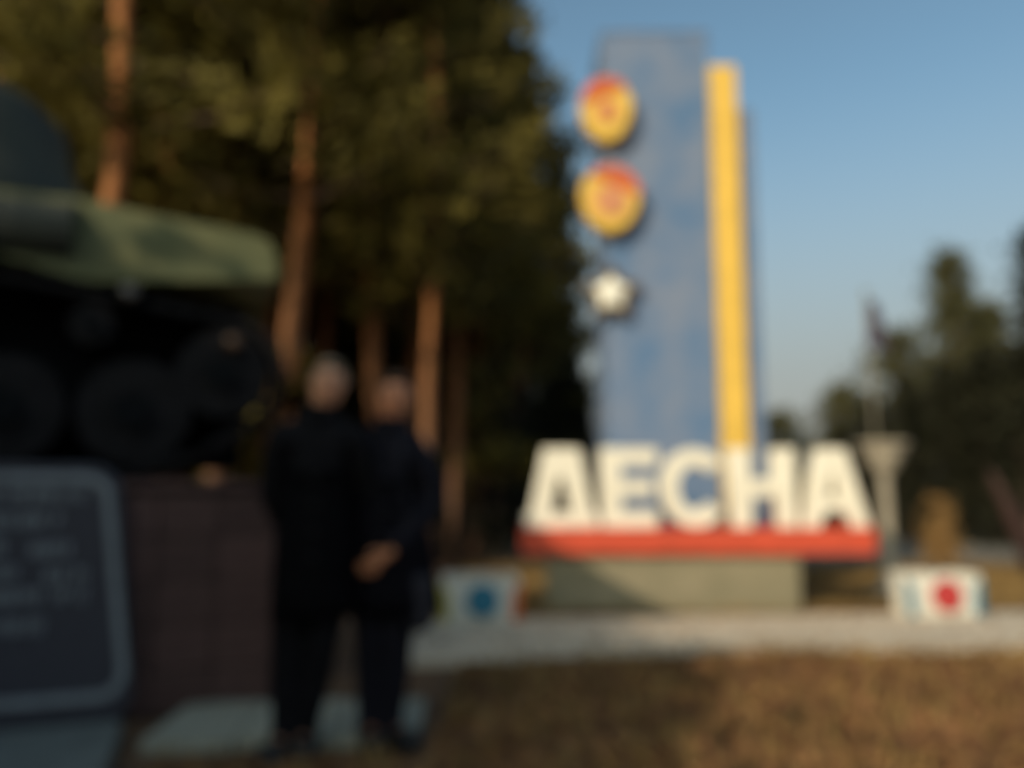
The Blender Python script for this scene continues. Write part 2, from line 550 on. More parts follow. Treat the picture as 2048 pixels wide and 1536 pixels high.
letter('Н', 1464, 1594, [[(0, 0), (0.32, 0), (0.32, 0.39), (0.68, 0.39), (0.68, 0), (1, 0), (1, 1), (0.68, 1), (0.68, 0.61), (0.32, 0.61), (0.32, 1), (0, 1)]])
letter('А', 1602, 1740, [[(0, 0), (0.28, 0), (0.345, 0.20), (0.655, 0.20), (0.72, 0), (1, 0), (0.69, 1), (0.31, 1)],
                         [(0.40, 0.38), (0.5, 0.70), (0.60, 0.38)]])

# ------------------------------------------------------------------ planters with discs
def planter(px, py_bot, wpx, hpx, Y, disc, left_m, right_m, label, dp=0.5):
    kk = Y / F
    wd, h = wpx * kk, hpx * kk
    x = at(px, 1100, Y).x
    t = empty('planter', (x, Y, gz0(Y) + 0.02), R(4))
    tag(t, label, 'planter')
    bm = bmesh.new()
    v = box(bm, -wd * 0.47, wd * 0.47, 0, dp, 0, h)
    for q in v[4:]:
        q.co.x *= 1.06
        q.co.y += -0.025 if q.co.y < 0.1 else 0.025
    # open top with a rim
    topf = [f for f in bm.faces if all(abs(p.co.z - h) < 1e-5 for p in f.verts)]
    r = bmesh.ops.inset_region(bm, faces=topf, thickness=0.06)
    for f in topf:
        for p in f.verts: p.co.z -= 0.09
    bmesh.ops.bevel(bm, geom=list(bm.edges), offset=0.008, segments=1, affect='EDGES')
    link('tub', bm_mesh('tub', bm), t, M['pw'])
    boxo('soil', t, M['soil'], -wd * 0.43, wd * 0.43, 0.07, dp - 0.07, h - 0.10, h - 0.05)
    rr = hpx * kk * 0.36
    tilt = math.atan(0.025 / h)
    d = latheo('disc', t, disc, [(rr, 0), (rr, -0.03), (rr * 0.9, -0.04)], 28, 'Y')
    d.location = (0.02, -0.013, h * 0.52)
    d.rotation_euler = (-tilt, 0, 0)
    for s, m in ((-1, left_m), (1, right_m)):
        o = boxo('corner_panel', t, m, -0.045, 0.045, -0.035, 0.0, 0.04, h - 0.03, 0.006)
        o.location = (s * wd * 0.455, -0.004, 0)
        o.rotation_euler = (-tilt, s * 0.05, 0)
    bm = bmesh.new()
    for _ in range(30):
        p = Vector((random.uniform(-wd * 0.38, wd * 0.38), random.uniform(0.12, dp - 0.12), h - 0.06))
        q = p + Vector((random.uniform(-0.05, 0.05), random.uniform(-0.05, 0.05), random.uniform(0.05, 0.12)))
        tube(bm, [p, q], [0.006, 0.002], 4)
    tag(link('dry_stems', bm_mesh('dry_stems', bm), t, M['litter']), kind='stuff')
    return t

planter(962, 1250, 150, 90, 8.5, M['teal'], M['olive'], M['orange'], 'white planter with a teal disc left of the red beam')
planter(1882, 1230, 148, 86, 9.2, M['reddisc'], M['teal'], M['teal'], 'white planter with a red disc right of the town sign', 0.34)

# ------------------------------------------------------------------ goblet vase, mast
YV = 12.0
xv = at(1772, 1000, YV).x
gv = gz0(YV)
kv = YV / F
va = empty('concrete_vase', (xv, YV, gv))
tag(va, 'pale funnel-shaped vase on a slim stem right of the last letter', 'vase')
zb, ztp, zmid = at(1772, 950, YV).z - gv, at(1772, 884, YV).z - gv, at(1772, 925, YV).z - gv
latheo('stem', va, M['concrete'], [(0.34, -0.05), (0.34, 0.06), (0.20, 0.10), (0.13, 0.25), (0.088, 0.6), (0.08, zb - 0.05), (0.10, zb - 0.002)], 20, smooth=True)
bw = latheo('bowl', va, M['concrete'], [(0.10, zb), (0.19, zb + 0.1), (0.29, zmid + 0.13), (0.36, ztp - 0.04), (0.37, ztp), (0.34, ztp), (0.31, ztp - 0.05)], 28, smooth=False)
latheo('rim', bw, M['concrete'], [(0.37, ztp - 0.055), (0.385, ztp - 0.045), (0.385, ztp - 0.012), (0.375, ztp - 0.005)], 28)

YM = 22.0
xm = at(1745, 800, YM).x
ma = empty('flagpole', (xm, YM, gz0(YM)))
tag(ma, 'slender pale pole topped by a small dark drooping flag', 'flagpole')
zm = at(1742, 590, YM).z - gz0(YM)
tubeo('pole', ma, M['pole'], [(0, 0, 0), (0, 0, zm * 0.5), (-0.02, 0, zm)], [0.07, 0.05, 0.035], 12)
latheo('base_plate', ma, M['concrete'], [(0.3, -0.05), (0.3, 0.1), (0.12, 0.16)], 16)
latheo('finial', ma, M['pole'], [(0.03, zm), (0.08, zm + 0.05), (0.08, zm + 0.1), (0.02, zm + 0.16)], 12, c=(-0.02, 0, 0))
# furled cloth: a pleated sheet with thickness, hanging by the pole
bm = bmesh.new()
zl = at(1742, 690, YM).z - gz0(YM)
nf, nh = 16, 10
for side in (0, 1):
    pass
grid = []
for j in range(nh + 1):
    t = j / nh
    row = []
    for i in range(nf + 1):
        u = i / nf
        wd = 0.28 + 0.22 * t
        row.append(bm.verts.new((0.03 + u * wd - 0.12 * t, 0.12 * math.sin(u * 9 + t * 2) * (0.5 + 0.5 * t) - 0.10, zm - 0.1 - (zm - 0.1 - zl) * t - 0.25 * u * (1 - 0.3 * t))))
    grid.append(row)
for j in range(nh):
    for i in range(nf):
        bm.faces.new((grid[j][i], grid[j][i + 1], grid[j + 1][i + 1], grid[j + 1][i]))
bmesh.ops.solidify(bm, geom=list(bm.faces), thickness=0.02)
link('flag', bm_mesh('flag', bm), ma, M['flag'], True)

# ------------------------------------------------------------------ plinth and tank
YAW = R(20)
def on_plane(px, py, cx, cy):
    """local (along, height above 0) where the pixel's ray meets the upright plane through (cx, cy) turned by YAW"""
    p = at(px, py, 1.0) - Vector((0, 0, EYE))
    dx, dy = math.cos(YAW), math.sin(YAW)
    # p.x*t = cx + s*dx ; p.y*t = cy + s*dy
    t = (cx * dy - cy * dx) / (p.x * dy - p.y * dx)
    q = p * t
    return (q.x - cx) * dx + (q.y - cy) * dy, q.z + EYE
YP = 4.55
px1 = at(556, 1200, YP).x
pz1 = at(400, 962, YP).z
pl = empty('plinth', (px1, YP, 0), YAW)
tag(pl, 'brown granite tiled plinth carrying the green tank', 'plinth')
boxo('core', pl, M['core'], -5.2, -0.03, 0.03, 3.4, -0.1, pz1 - 0.05)
tw, th = 0.30, (pz1 - 0.07) / 5
tb = bmesh.new()
box(tb, 0.004, tw - 0.004, 0, 0.028, 0.004, th - 0.004, 0.005)
tile_me = bm_mesh('tile', tb)
tile_me.materials.append(M['tile'])
for i in range(8):
    for j in range(5):
        o = link('tile', tile_me, pl)
        o.location = (-0.03 - (i + 1) * tw + 0.0, random.uniform(-0.004, 0.0), j * th)
for i in range(6):
    for j in range(5):
        o = link('tile', tile_me, pl)
        o.rotation_euler = (0, 0, R(90))
        o.location = (random.uniform(0, 0.004) - 0.001, 0.03 + i * tw, j * th)
boxo('coping', pl, M['tile'], -5.25, 0.03, -0.03, 3.45, pz1 - 0.048, pz1, 0.008)

YT = 4.85                       # near corner of the tank's nose
tcx = at(556, 553, YT).x
tk = empty('tank', (tcx, YT, pz1), YAW)
tag(tk, 'green tank with rounded mudguard standing on the brown plinth', 'tank')
def TL(px, py):
    x, z = on_plane(px, py, tcx, YT)
    return x, z - pz1
DEP = 2.7
# upper hull: long profile, the side leaning inwards
prof = [(-4.9, TL(165, 385)[1]), TL(165, 388), TL(300, 420), TL(430, 446), TL(508, 462), TL(538, 476), TL(552, 502), TL(557, 553)]
under = [TL(400, 556), TL(175, 556), TL(160, 560), TL(0, 512), (-4.9, TL(0, 512)[1])]
zlow = TL(400, 556)[1]
bm = bmesh.new()
def loft(bm, loops):
    rings = [[bm.verts.new(p) for p in L] for L in loops]
    n = len(rings[0])
    for a, b in zip(rings, rings[1:]):
        for i in range(n):
            bm.faces.new((a[i], a[(i + 1) % n], b[(i + 1) % n], b[i]))
    bm.faces.new(rings[0][::-1])
    bm.faces.new(rings[-1])
def inner(p, y, low=None):
    f = (p[1] - zlow) / (prof[0][1] - zlow)
    return f
pts_low = [(prof[0][0], zlow), (prof[-1][0], zlow)]
def side_loop(y, lean, s):
    L = []
    for (x, z) in prof:
        f = max(0, min(1, (z - zlow) / (prof[1][1] - zlow)))
        L.append((x, y + s * lean * f, z))
    for (x, z) in under: L.append((x, y, z))
    return L
loft(bm, [side_loop(0, 0.08, 1), side_loop(DEP, 0.08, -1)])
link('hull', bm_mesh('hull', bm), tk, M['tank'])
# belly between the tracks
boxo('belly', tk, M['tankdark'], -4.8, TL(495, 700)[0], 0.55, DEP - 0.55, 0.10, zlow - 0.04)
# thin mudguard lip along the side
mg = [TL(554, 554), TL(400, 557), TL(176, 557)]
shape('mudguard', tk, M['tank'], [mg + [(x, z - 0.022) for x, z in mg[::-1]]], 0.52, 0.003, y=0.24)
# turret: squashed dome on the left
bm = bmesh.new()
tx = TL(165, 388)[0] - 1.22
zt0 = prof[0][1]
lathe(bm, [(1.20, zt0 - 0.02), (1.22, zt0 + 0.06), (1.08, zt0 + 0.30), (0.94, zt0 + 0.54), (0.88, zt0 + 0.84), (0.76, zt0 + 0.96), (0.2, zt0 + 1.02)], 36, c=(tx, 1.30, 0))
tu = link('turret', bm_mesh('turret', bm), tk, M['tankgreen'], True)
latheo('hatch', tu, M['tank'], [(0.30, zt0 + 0.95), (0.30, zt0 + 1.09), (0.26, zt0 + 1.13)], 20, c=(tx + 0.25, 1.3, 0))
# gun pointing away to the far left
tubeo('gun_barrel', tk, M['tank'], [(tx - 0.8, 1.35, prof[0][1] + 0.35), (tx - 3.4, 1.35, prof[0][1] + 0.5)], [0.13, 0.09], 14)
# external fuel drum with dished end cap, on brackets
dx1 = TL(150, 448)[0]
dz = TL(110, 458)[1]
dr = 0.19
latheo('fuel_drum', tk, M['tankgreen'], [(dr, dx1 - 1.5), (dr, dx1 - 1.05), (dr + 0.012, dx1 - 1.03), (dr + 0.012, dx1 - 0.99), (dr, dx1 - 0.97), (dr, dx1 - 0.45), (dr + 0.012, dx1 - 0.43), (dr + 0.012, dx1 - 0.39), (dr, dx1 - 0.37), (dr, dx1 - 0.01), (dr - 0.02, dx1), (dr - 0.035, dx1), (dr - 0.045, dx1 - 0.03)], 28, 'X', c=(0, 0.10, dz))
latheo('drum_cap', tk, M['tank'], [(0.05, dx1 - 0.03), (0.05, dx1 + 0.01), (0.035, dx1 + 0.02)], 14, 'X', c=(0, 0.10, dz))
for q in (0.25, 0.9):
    boxo('drum_bracket', tk, M['tank'], dx1 - q - 0.03, dx1 - q + 0.03, -0.06, 0.05, dz - dr - 0.03, dz - dr - 0.001)
# running gear
ztrk = TL(0, 575)[1]
wheel_r = 0.31
xr = TL(455, 720)[0]
zi = TL(455, 745)[1]
def wheel(name, x, z, r, m, y0=0.06):
    o = latheo(name, tk, m, [(r, -0.0), (r, 0.10), (r * 0.8, 0.11), (r * 0.8, 0.20), (r, 0.21), (r, 0.36)], 28, 'Y')
    o.location = (x, y0, z)
    latheo('hub', o, m, [(r * 0.34, 0.0 - 0.06), (r * 0.34, 0.0)], 16, 'Y')
    bm = bmesh.new()
    lathe(bm, [(r * 0.99, -0.012), (r * 0.99, -0.001)], 28, 'Y')
    link('tyre', bm_mesh('tyre', bm), o, M['steel'])
    return o
for i in range(8):
    wheel('road_wheel', xr - 0.50 - i * 0.66, wheel_r + 0.09, wheel_r, M['tankdark'])
wheel('idler_wheel', xr - 0.02, zi, 0.27, M['tankdark'])
for i in range(3):
    wheel('return_roller', xr - 0.75 - i * 1.1, ztrk - 0.16, 0.12, M['tankdark'])
# track: separate links joined into one belt, both sides of the tank
def track_path():
    P = []
    x_end = xr - 5.3
    x = x_end
    while x < xr - 0.42: P.append((x, 0.04)); x += 0.15
    cx, cz, r = xr - 0.02, zi, 0.33
    a0 = -62
    P.append((xr - 0.12, 0.17))
    for i in range(13):
        a = R(a0 + i * (90 - a0) / 12)
        P.append((cx + r * math.cos(a), cz + r * math.sin(a)))
    x = cx - 0.15
    while x > x_end: P.append((x, zi + 0.33 + min(0.16, (cx - x) * 0.14))); x -= 0.15
    return P
TP = track_path()
for y0 in (0.02, DEP - 0.52):
    bm = bmesh.new()
    for a, b in zip(TP, TP[1:]):
        a, b = Vector((a[0], 0, a[1])), Vector((b[0], 0, b[1]))
        d = (b - a)
        ln = d.length
        if ln < 1e-4: continue
        d.normalize()
        nrm = Vector((-d.z, 0, d.x))
        mt = Matrix(((d.x, 0, nrm.x), (0, 1, 0), (d.z, 0, nrm.z)))
        c = (a + b) / 2
        for (hx, y_0, y_1, zz0, zz1) in ((ln * 0.46, y0, y0 + 0.5, -0.022, 0.022), (ln * 0.12, y0 + 0.02, y0 + 0.48, -0.045, -0.023)):
            vv = box(bm, -hx, hx, y_0, y_1, zz0, zz1)
            for q in vv:
                p = mt @ q.co
                q.co = c + p
    link('track', bm_mesh('track', bm), tk, M['steel'])
# headlamp under the mudguard, added amber spot for a trunk glimpsed through a gap, tow hook
hx, hz = TL(262, 590)
latheo('headlamp', tk, M['tankdark'], [(0.035, 0.08), (0.055, 0.02), (0.055, -0.03)], 20, 'Y', c=(hx, -0.06, hz))
latheo('lens', tk, M['glass'], [(0.05, -0.031), (0.04, -0.045), (0.015, -0.052)], 20, 'Y', c=(hx, -0.06, hz))
ax, az = TL(466, 686)
latheo('marker_lamp', tk, M['amber'], [(0.042, 0.05), (0.042, -0.02), (0.02, -0.035)], 18, 'Y', c=(ax, -0.03, az))


# ------------------------------------------------------------------ memorial plaque
YQ = 4.18
q1w = at(262, 1415, YQ).x
q1 = 0.0
def Q(px, py): return on_plane(px, py, q1w, YQ)
ps = empty('memorial_plaque', (q1w, YQ, 0), YAW)
tag(ps, 'dark granite plaque with rounded grey border and engraved rows beside the plinth', 'memorial plaque')
def rrect(x0, x1b, x1t, z0, z1, r, n=7):
    L = []
    for i in range(n + 1):
        a = R(-90 + 90 * i / n); L.append((x1b - r + r * math.cos(a), z0 + r + r * math.sin(a)))
    for i in range(n + 1):
        a = R(90 * i / n); L.append((x1t - r + r * math.cos(a), z1 - r + r * math.sin(a)))
    L += [(x0, z1), (x0, z0)]
    return L
zq0, zq1 = 0.0, Q(100, 928)[1]
xl = -1.9
xt = Q(243, 950)[0] - q1
o = shape('board', ps, M['plaque'], [rrect(xl, 0, xt, zq0 + 0.0, zq1, 0.16)], 0.12, 0.01, y=0.06)
bz0_, bz1_ = max(0.02, Q(200, 1408)[1]), Q(200, 942)[1]
def frame_loop(d): return rrect(xl + 0.05 + d, Q(258, 1400)[0] - q1 - d, Q(236, 950)[0] - q1 - d, bz0_ + d, bz1_ - d, 0.15 - d)
shape('border', ps, M['engrave'], [frame_loop(0.012), frame_loop(0.058)], 0.012, 0.002, y=-0.005)
rows = [(990, -200, 178), (1044, -200, 122), (1098, -210, 14), (1100, 62, 140), (1152, 78, 178), (1152, -200, 40), (1204, -210, 180), (1264, -180, 104)]
bm = bmesh.new()
for py, a, b in rows:
    x = Q(a, py)[0] - q1
    xe = Q(b, py)[0] - q1
    z = Q(a, py)[1]
    while x < xe - 0.02:
        wl = random.uniform(0.020, 0.032)
        if random.random() > 0.13:       # worn engraved strokes, too weathered to read
            hh = random.uniform(0.030, 0.038)
            box(bm, x, x + 0.012, -0.006, 0.0, z - hh, z + hh)
            if random.random() > 0.3: box(bm, x + 0.0125, x + wl - 0.006, -0.006, 0.0, z + random.choice((-hh, -0.005, hh - 0.01)), z + random.choice((hh,)))
        x += wl + 0.004
tag(link('engraved_rows', bm_mesh('engraved_rows', bm), ps, M['engrave']), kind='stuff')
# laurel branch: curved stem with leaves, at the bottom
lv = bmesh.new()
for i in range(12):
    t = i / 11
    p = Vector((Q(-120 + 190 * t, 0)[0] - q1, 0, Q(0, 1402 - 55 * t ** 1.6)[1]))
    for s in (-1, 1):
        a = R(25 + 25 * t + s * 32)
        d = Vector((math.cos(a), 0, math.sin(a)))
        n_ = Vector((-d.z, 0, d.x))
        L = 0.085 - 0.03 * t
        v4 = [lv.verts.new(p + d * (L * f) + n_ * (wv * 0.018) + Vector((0, yv, 0))) for f, wv, yv in ((0, 0, -0.002), (0.5, -1, -0.002), (1, 0, -0.002), (0.5, 1, -0.002), (0.5, 0, -0.012))]
        for A, B in ((0, 1), (1, 2), (2, 3), (3, 0)): lv.faces.new((v4[A], v4[B], v4[4]))
link('laurel_branch', bm_mesh('laurel_branch', lv), ps, M['engrave'])
# low slab in front
boxo('foot_slab', ps, M['slab'], -2.4, -0.02, -0.95, -0.16, -0.05, 0.075, 0.012)

# ------------------------------------------------------------------ people
def skin(name, parent, m, verts, edges, sub=2, loc=None):
    """verts: list of (co, rx, ry); a Skin modifier with subdivision, baked to a mesh"""
    me = bpy.data.meshes.new(name)
    me.from_pydata([v[0] for v in verts], edges, [])
    o = bpy.data.objects.new('tmp', me)
    COL.objects.link(o)
    md = o.modifiers.new('s', 'SKIN')
    md.use_smooth_shade = True
    md.branch_smoothing = 0.6
    sv = me.skin_vertices[0].data if me.skin_vertices else None
    for i, v in enumerate(verts):
        sv[i].radius = (v[1], v[2])
        sv[i].use_root = (i == 0)
    sb = o.modifiers.new('u', 'SUBSURF')
    sb.levels = sub
    sb.render_levels = sub
    dg = bpy.context.evaluated_depsgraph_get()
    out = bpy.data.meshes.new_from_object(o.evaluated_get(dg))
    bpy.data.objects.remove(o)
    out.name = name
    out.materials.clear()
    return link(name, out, parent, m, True)

class Fig:
    def __init__(s): s.v = []; s.e = []; s.n = {}
    def add(s, key, co, rx, ry=None, par=None):
        s.n[key] = len(s.v)
        s.v.append((tuple(co), rx, ry if ry else rx))
        if par: s.e.append((s.n[par], s.n[key]))
    def sub(s, keys, grow):
        f = Fig()
        for q in keys:
            co, rx, ry = s.v[s.n[q]]
            gg = grow.get(q, 0.015) if isinstance(grow, dict) else grow
            f.add(q, co, rx + gg, ry + gg)
        inv = {i: q for q, i in s.n.items()}
        for a, b in s.e:
            if inv[a] in f.n and inv[b] in f.n: f.e.append((f.n[inv[a]], f.n[inv[b]]))
        return f

def hand(f, side, wrist, palm_dir, thumb_dir, spread):
    """palm, five fingers of different lengths, curled a little"""
    d = Vector(palm_dir).normalized()
    t = Vector(thumb_dir).normalized()
    n = d.cross(t).normalized() * spread
    w = Vector(wrist)
    pk = 'palm' + side
    f.add(pk, w + d * 0.05, 0.034, 0.017, 'wrist' + side)
    for i, (off, ln) in enumerate(((0.030, 0.075), (0.010, 0.086), (-0.010, 0.080), (-0.029, 0.062))):
        a = w + d * 0.085 + t * off
        kk = 'k%d%s' % (i, side)
        f.add(kk, a, 0.0095, None, pk)
        f.add(kk + 'b', a + d * ln * 0.5 + n * 0.012, 0.0085, None, kk)
        f.add(kk + 'c', a + d * ln * 0.85 + n * 0.04, 0.007, None, kk + 'b')
    a = w + d * 0.03 + t * 0.032
    f.add('th' + side, a, 0.012, None, pk)
    f.add('thb' + side, a + d * 0.035 + t * 0.024 + n * 0.01, 0.010, None, 'th' + side)
    f.add('thc' + side, a + d * 0.065 + t * 0.022 + n * 0.02, 0.008, None, 'thb' + side)

def person(loc, rz, h, P, mats, label):
    s = h / 1.75
    root = empty('person', loc, rz)
    tag(root, label, 'person')
    f = Fig()
    w_ = P.get('wide', 1.0)
    f.add('pelvis', (0, 0, 0.95 * s), 0.15 * w_, 0.11)
    f.add('waist', (0, 0.0, 1.10 * s), 0.135 * w_, 0.10, 'pelvis')
    f.add('chest', (0, 0.0, 1.30 * s), 0.16 * w_, 0.115, 'waist')
    f.add('collar', (0, 0.01, 1.44 * s), 0.09, 0.075, 'chest')
    f.add('neck', (0, 0.005, 1.51 * s), 0.055, 0.055, 'collar')
    hd = P.get('head', (0, 0))
    f.add('jaw', (hd[0] * 0.7, -0.022 + hd[1], 1.575 * s), 0.070, 0.080, 'neck')
    f.add('skull', (hd[0], 0.0 + hd[1], 1.652 * s), 0.088, 0.104, 'jaw')
    f.add('crown', (hd[0], 0.012 + hd[1], 1.715 * s), 0.066, 0.080, 'skull')
    for sd, sg in (('L', 1), ('R', -1)):
        sh = Vector((sg * 0.185 * w_, 0.0, 1.40 * s))
        f.add('sh' + sd, sh, 0.05, 0.05, 'collar')
        el, wr = P['arm' + sd]
        f.add('el' + sd, Vector(el) * s, 0.044, 0.044, 'sh' + sd)
        f.add('fa' + sd, (Vector(el) * 0.65 + Vector(wr) * 0.35) * s, 0.042, 0.04, 'el' + sd)
        f.add('wrist' + sd, Vector(wr) * s, 0.026, 0.022, 'fa' + sd)
        dd = (Vector(wr) - Vector(el)).normalized()
        hand(f, sd, Vector(wr) * s, P.get('palm' + sd, dd), P.get('thumb' + sd, (0, -1, 0)), sg)
        kn, an = P['leg' + sd]
        f.add('hip' + sd, (sg * 0.09, 0, 0.88 * s), 0.092, 0.10, 'pelvis')
        f.add('thigh' + sd, (Vector((sg * 0.09, 0, 0.88)) * 0.5 + Vector(kn) * 0.5) * s, 0.078, 0.085, 'hip' + sd)
        f.add('knee' + sd, Vector(kn) * s, 0.056, 0.060, 'thigh' + sd)
        f.add('calf' + sd, (Vector(kn) * 0.62 + Vector(an) * 0.38) * s + Vector((0, 0.015, 0)), 0.055, 0.060, 'knee' + sd)
        f.add('ankle' + sd, Vector(an) * s, 0.036, 0.040, 'calf' + sd)
        fd = Vector(P.get('foot' + sd, (0.15 * sg, -1, 0))).normalized()
        f.add('foot' + sd, Vector(an) * s + fd * 0.10 + Vector((0, 0, -0.045)), 0.036, 0.028, 'ankle' + sd)
        f.add('toe' + sd, Vector(an) * s + fd * 0.16 + Vector((0, 0, -0.055)), 0.030, 0.020, 'foot' + sd)
    skin('body', root, mats['skin'], f.v, f.e)
    # jacket, trousers
    jk = ['waist', 'chest', 'collar'] + [a + sd for sd in 'LR' for a in ('sh', 'el', 'fa', 'wrist')]
    gr = {q: 0.028 for q in jk}
    gr.update({'shL': 0.045, 'shR': 0.045})
    gr.update({'wristL': 0.026, 'wristR': 0.026, 'collar': 0.03, 'pelvis': 0.04, 'waist': 0.045})
    fj = f.sub(jk, gr)
    fj.add('neckhem', (0, 0.01, 1.525 * s), 0.078, 0.082, 'collar')
    skin('jacket', root, mats['jacket'], fj.v, fj.e)
    c = P['coat']                                    # coat skirt: a lofted bell from waist to hem, with folds
    cb = bmesh.new()
    rings = []
    for j in range(9):
        t = j / 8
        z = (1.235 * (1 - t) + c[1] * t) * s
        ring = []
        for i in range(36):
            a = 2 * math.pi * i / 36
            fold = 1 + 0.035 * t * math.sin(a * 7 + sum(loc)) + 0.02 * t * math.sin(a * 3 + 1)
            ring.append(cb.verts.new((c[0] * t + (0.160 * w_ * (1 - t) + c[2] * t + 0.012 * math.sin(math.pi * t)) * math.cos(a) * fold,
                                      ((0.128 * (1 - t) + 0.155 * t) + 0.012 * math.sin(math.pi * t)) * math.sin(a) * fold, z)))
        rings.append(ring)
    for r0, r1 in zip(rings, rings[1:]):
        for i in range(36): cb.faces.new((r0[i], r0[(i + 1) % 36], r1[(i + 1) % 36], r1[i]))
    bmesh.ops.solidify(cb, geom=list(cb.faces), thickness=0.008)
    latheo('collar', root, mats['jacket'], [(0.088, 1.465 * s), (0.098, 1.475 * s), (0.080, 1.54 * s), (0.070, 1.545 * s), (0.062, 1.50 * s)], 24, c=(0.008, 0.005, 0), smooth=True)
    for q in range(4):
        latheo('button', root, mats['shoe'], [(0.011, 0.004), (0.011, -0.004), (0.007, -0.007)], 12, 'Y', c=(0.012, -0.152 - 0.004 * q, (1.20 - 0.11 * q) * s))
    link('coat_skirt', bm_mesh('coat_skirt', cb), root, mats['jacket'], True)
    tr = ['pelvis'] + [a + sd for sd in 'LR' for a in ('hip', 'thigh', 'knee', 'calf', 'ankle')]
    grt = {q: 0.02 for q in tr}
    grt['pelvis'] = -0.065
    ft = f.sub(tr, grt)
    for sd in 'LR':
        ft.add('hem' + sd, Vector(f.v[f.n['ankle' + sd]][0]) + Vector((0, -0.012, -0.062)), 0.078, 0.088, 'ankle' + sd)
    skin('trousers', root, mats['trousers'], ft.v, ft.e)
    for sd in 'LR':
        a, ft_, to = (Vector(f.v[f.n[q + sd]][0]) for q in ('ankle', 'foot', 'toe'))
        fs_ = Fig()
        dirv = (to - a); dirv.z = 0; dirv.normalize()
        fs_.add('m', ft_ + Vector((0, 0, 0.004)), 0.060, 0.050)
        fs_.add('h', a - dirv * 0.04 + Vector((0, 0, -0.045)), 0.054, 0.045, 'm')
        fs_.add('t', to + dirv * 0.04 + Vector((0, 0, 0.004)), 0.052, 0.036, 'm')
        fs_.add('a', a + Vector((0, 0, 0.02)), 0.062, 0.066, 'h')
        skin('shoe', root, mats['shoe'], fs_.v, fs_.e)
    # head details
    sk = Vector(f.v[f.n['skull']][0])
    hb = bmesh.new()
    bmesh.ops.create_uvsphere(hb, u_segments=28, v_segments=18, radius=1.0)
    long_ = P.get('longhair')
    for v in hb.verts:
        if long_ and v.co.z < -0.1 and v.co.y > -0.2: v.co.z *= 1.75
        v.co = Vector((v.co.x * 0.079, v.co.y * 0.095 + 0.010, v.co.z * 0.094 + 0.016)) * (1 + 0.02 * math.sin(v.co.x * 19) * math.cos(v.co.z * 11))
    kill = [v for v in hb.verts if (v.co.y < -0.015 - 0.25 * max(0, 0.03 - v.co.z) and v.co.z < 0.060 + (0.012 * abs(v.co.x) / 0.08)) or v.co.z < (-0.155 if long_ else -0.055)]
    bmesh.ops.delete(hb, geom=kill, context='VERTS')
    bmesh.ops.solidify(hb, geom=list(hb.faces), thickness=0.008)
    ho = link('hair', bm_mesh('hair', hb), root, mats['hair'], True)
    ho.location = sk
    fn = Fig()
    fn.add('a', sk + Vector((0, -0.094, 0.005)), 0.011, 0.011)
    fn.add('b', sk + Vector((0, -0.116, -0.035)), 0.016, 0.014, 'a')
    skin('nose', root, mats['skin'], fn.v, fn.e, 1)
    for sg in (-1, 1):
        latheo('eye', root, M['eye'], [(0.003, -0.007), (0.0075, -0.004), (0.009, 0.002)], 12, 'Y', c=sk + Vector((sg * 0.030, -0.086, 0.002)), smooth=True)
        fb = Fig()
        fb.add('a', sk + Vector((sg * 0.017, -0.090, 0.020)), 0.005, 0.004)
        fb.add('b', sk + Vector((sg * 0.034, -0.086, 0.024)), 0.005, 0.004, 'a')
        fb.add('c', sk + Vector((sg * 0.048, -0.074, 0.018)), 0.004, 0.003, 'b')
        skin('eyebrow', root, mats['hair'], fb.v, fb.e, 1)
        fe = Fig()
        fe.add('a', sk + Vector((sg * 0.080, 0.01, 0.018)), 0.010, 0.018)
        fe.add('b', sk + Vector((sg * 0.080, 0.008, -0.025)), 0.008, 0.012, 'a')
        skin('ear', root, mats['skin'], fe.v, fe.e, 1)
    fm = Fig()
    fm.add('a', sk + Vector((-0.022, -0.088, -0.068)), 0.006, 0.006)
    fm.add('b', sk + Vector((0, -0.094, -0.068)), 0.008, 0.008, 'a')
    fm.add('c', sk + Vector((0.022, -0.088, -0.068)), 0.006, 0.006, 'b')
    skin('mouth', root, M['lips'], fm.v, fm.e, 1)
    return root

p1x = at(628, 1200, 3.72).x
person((p1x, 3.72, 0.0), R(4), 1.77, dict(
    wide=0.93, head=(0.04, -0.01),
    armL=((0.235, 0.08, 1.14), (0.15, 0.19, 0.95)), armR=((-0.215, 0.08, 1.13), (-0.14, 0.19, 0.94)),
    legL=((0.045, -0.02, 0.49), (-0.035, 0.05, 0.09)), legR=((-0.10, 0.0, 0.49), (-0.115, 0.01, 0.09)),
    coat=(-0.005, 0.60, 0.185)),
    dict(skin=M['skin'], jacket=M['black'], trousers=M['black'], shoe=M['shoe'], hair=M['hair_light']),
    'taller of the two people, in a long black coat, standing beside the plinth')
p2x = at(772, 1200, 3.86).x
person((p2x, 3.86, 0.0), R(-6), 1.72, dict(
    wide=0.92, head=(0.03, -0.01), longhair=True,
    armL=((0.235, 0.02, 1.13), (0.06, -0.17, 0.90)), armR=((-0.19, 0.08, 1.13), (-0.12, 0.18, 0.93)),
    palmL=(-0.75, -0.2, -0.6), thumbL=(-0.2, -0.5, 0.8),
    legL=((0.06, -0.02, 0.49), (0.02, 0.03, 0.09)), legR=((-0.07, 0.0, 0.49), (-0.07, 0.02, 0.09)),
    footL=(0.85, -0.6, 0), footR=(0.4, -1, 0),
    coat=(0.05, 0.62, 0.215)),
    dict(skin=M['skin2'], jacket=M['navy'], trousers=M['navy'], shoe=M['shoe'], hair=M['hair_dark']),
    'person in dark navy coat with one hand low in front, nearer the letters')
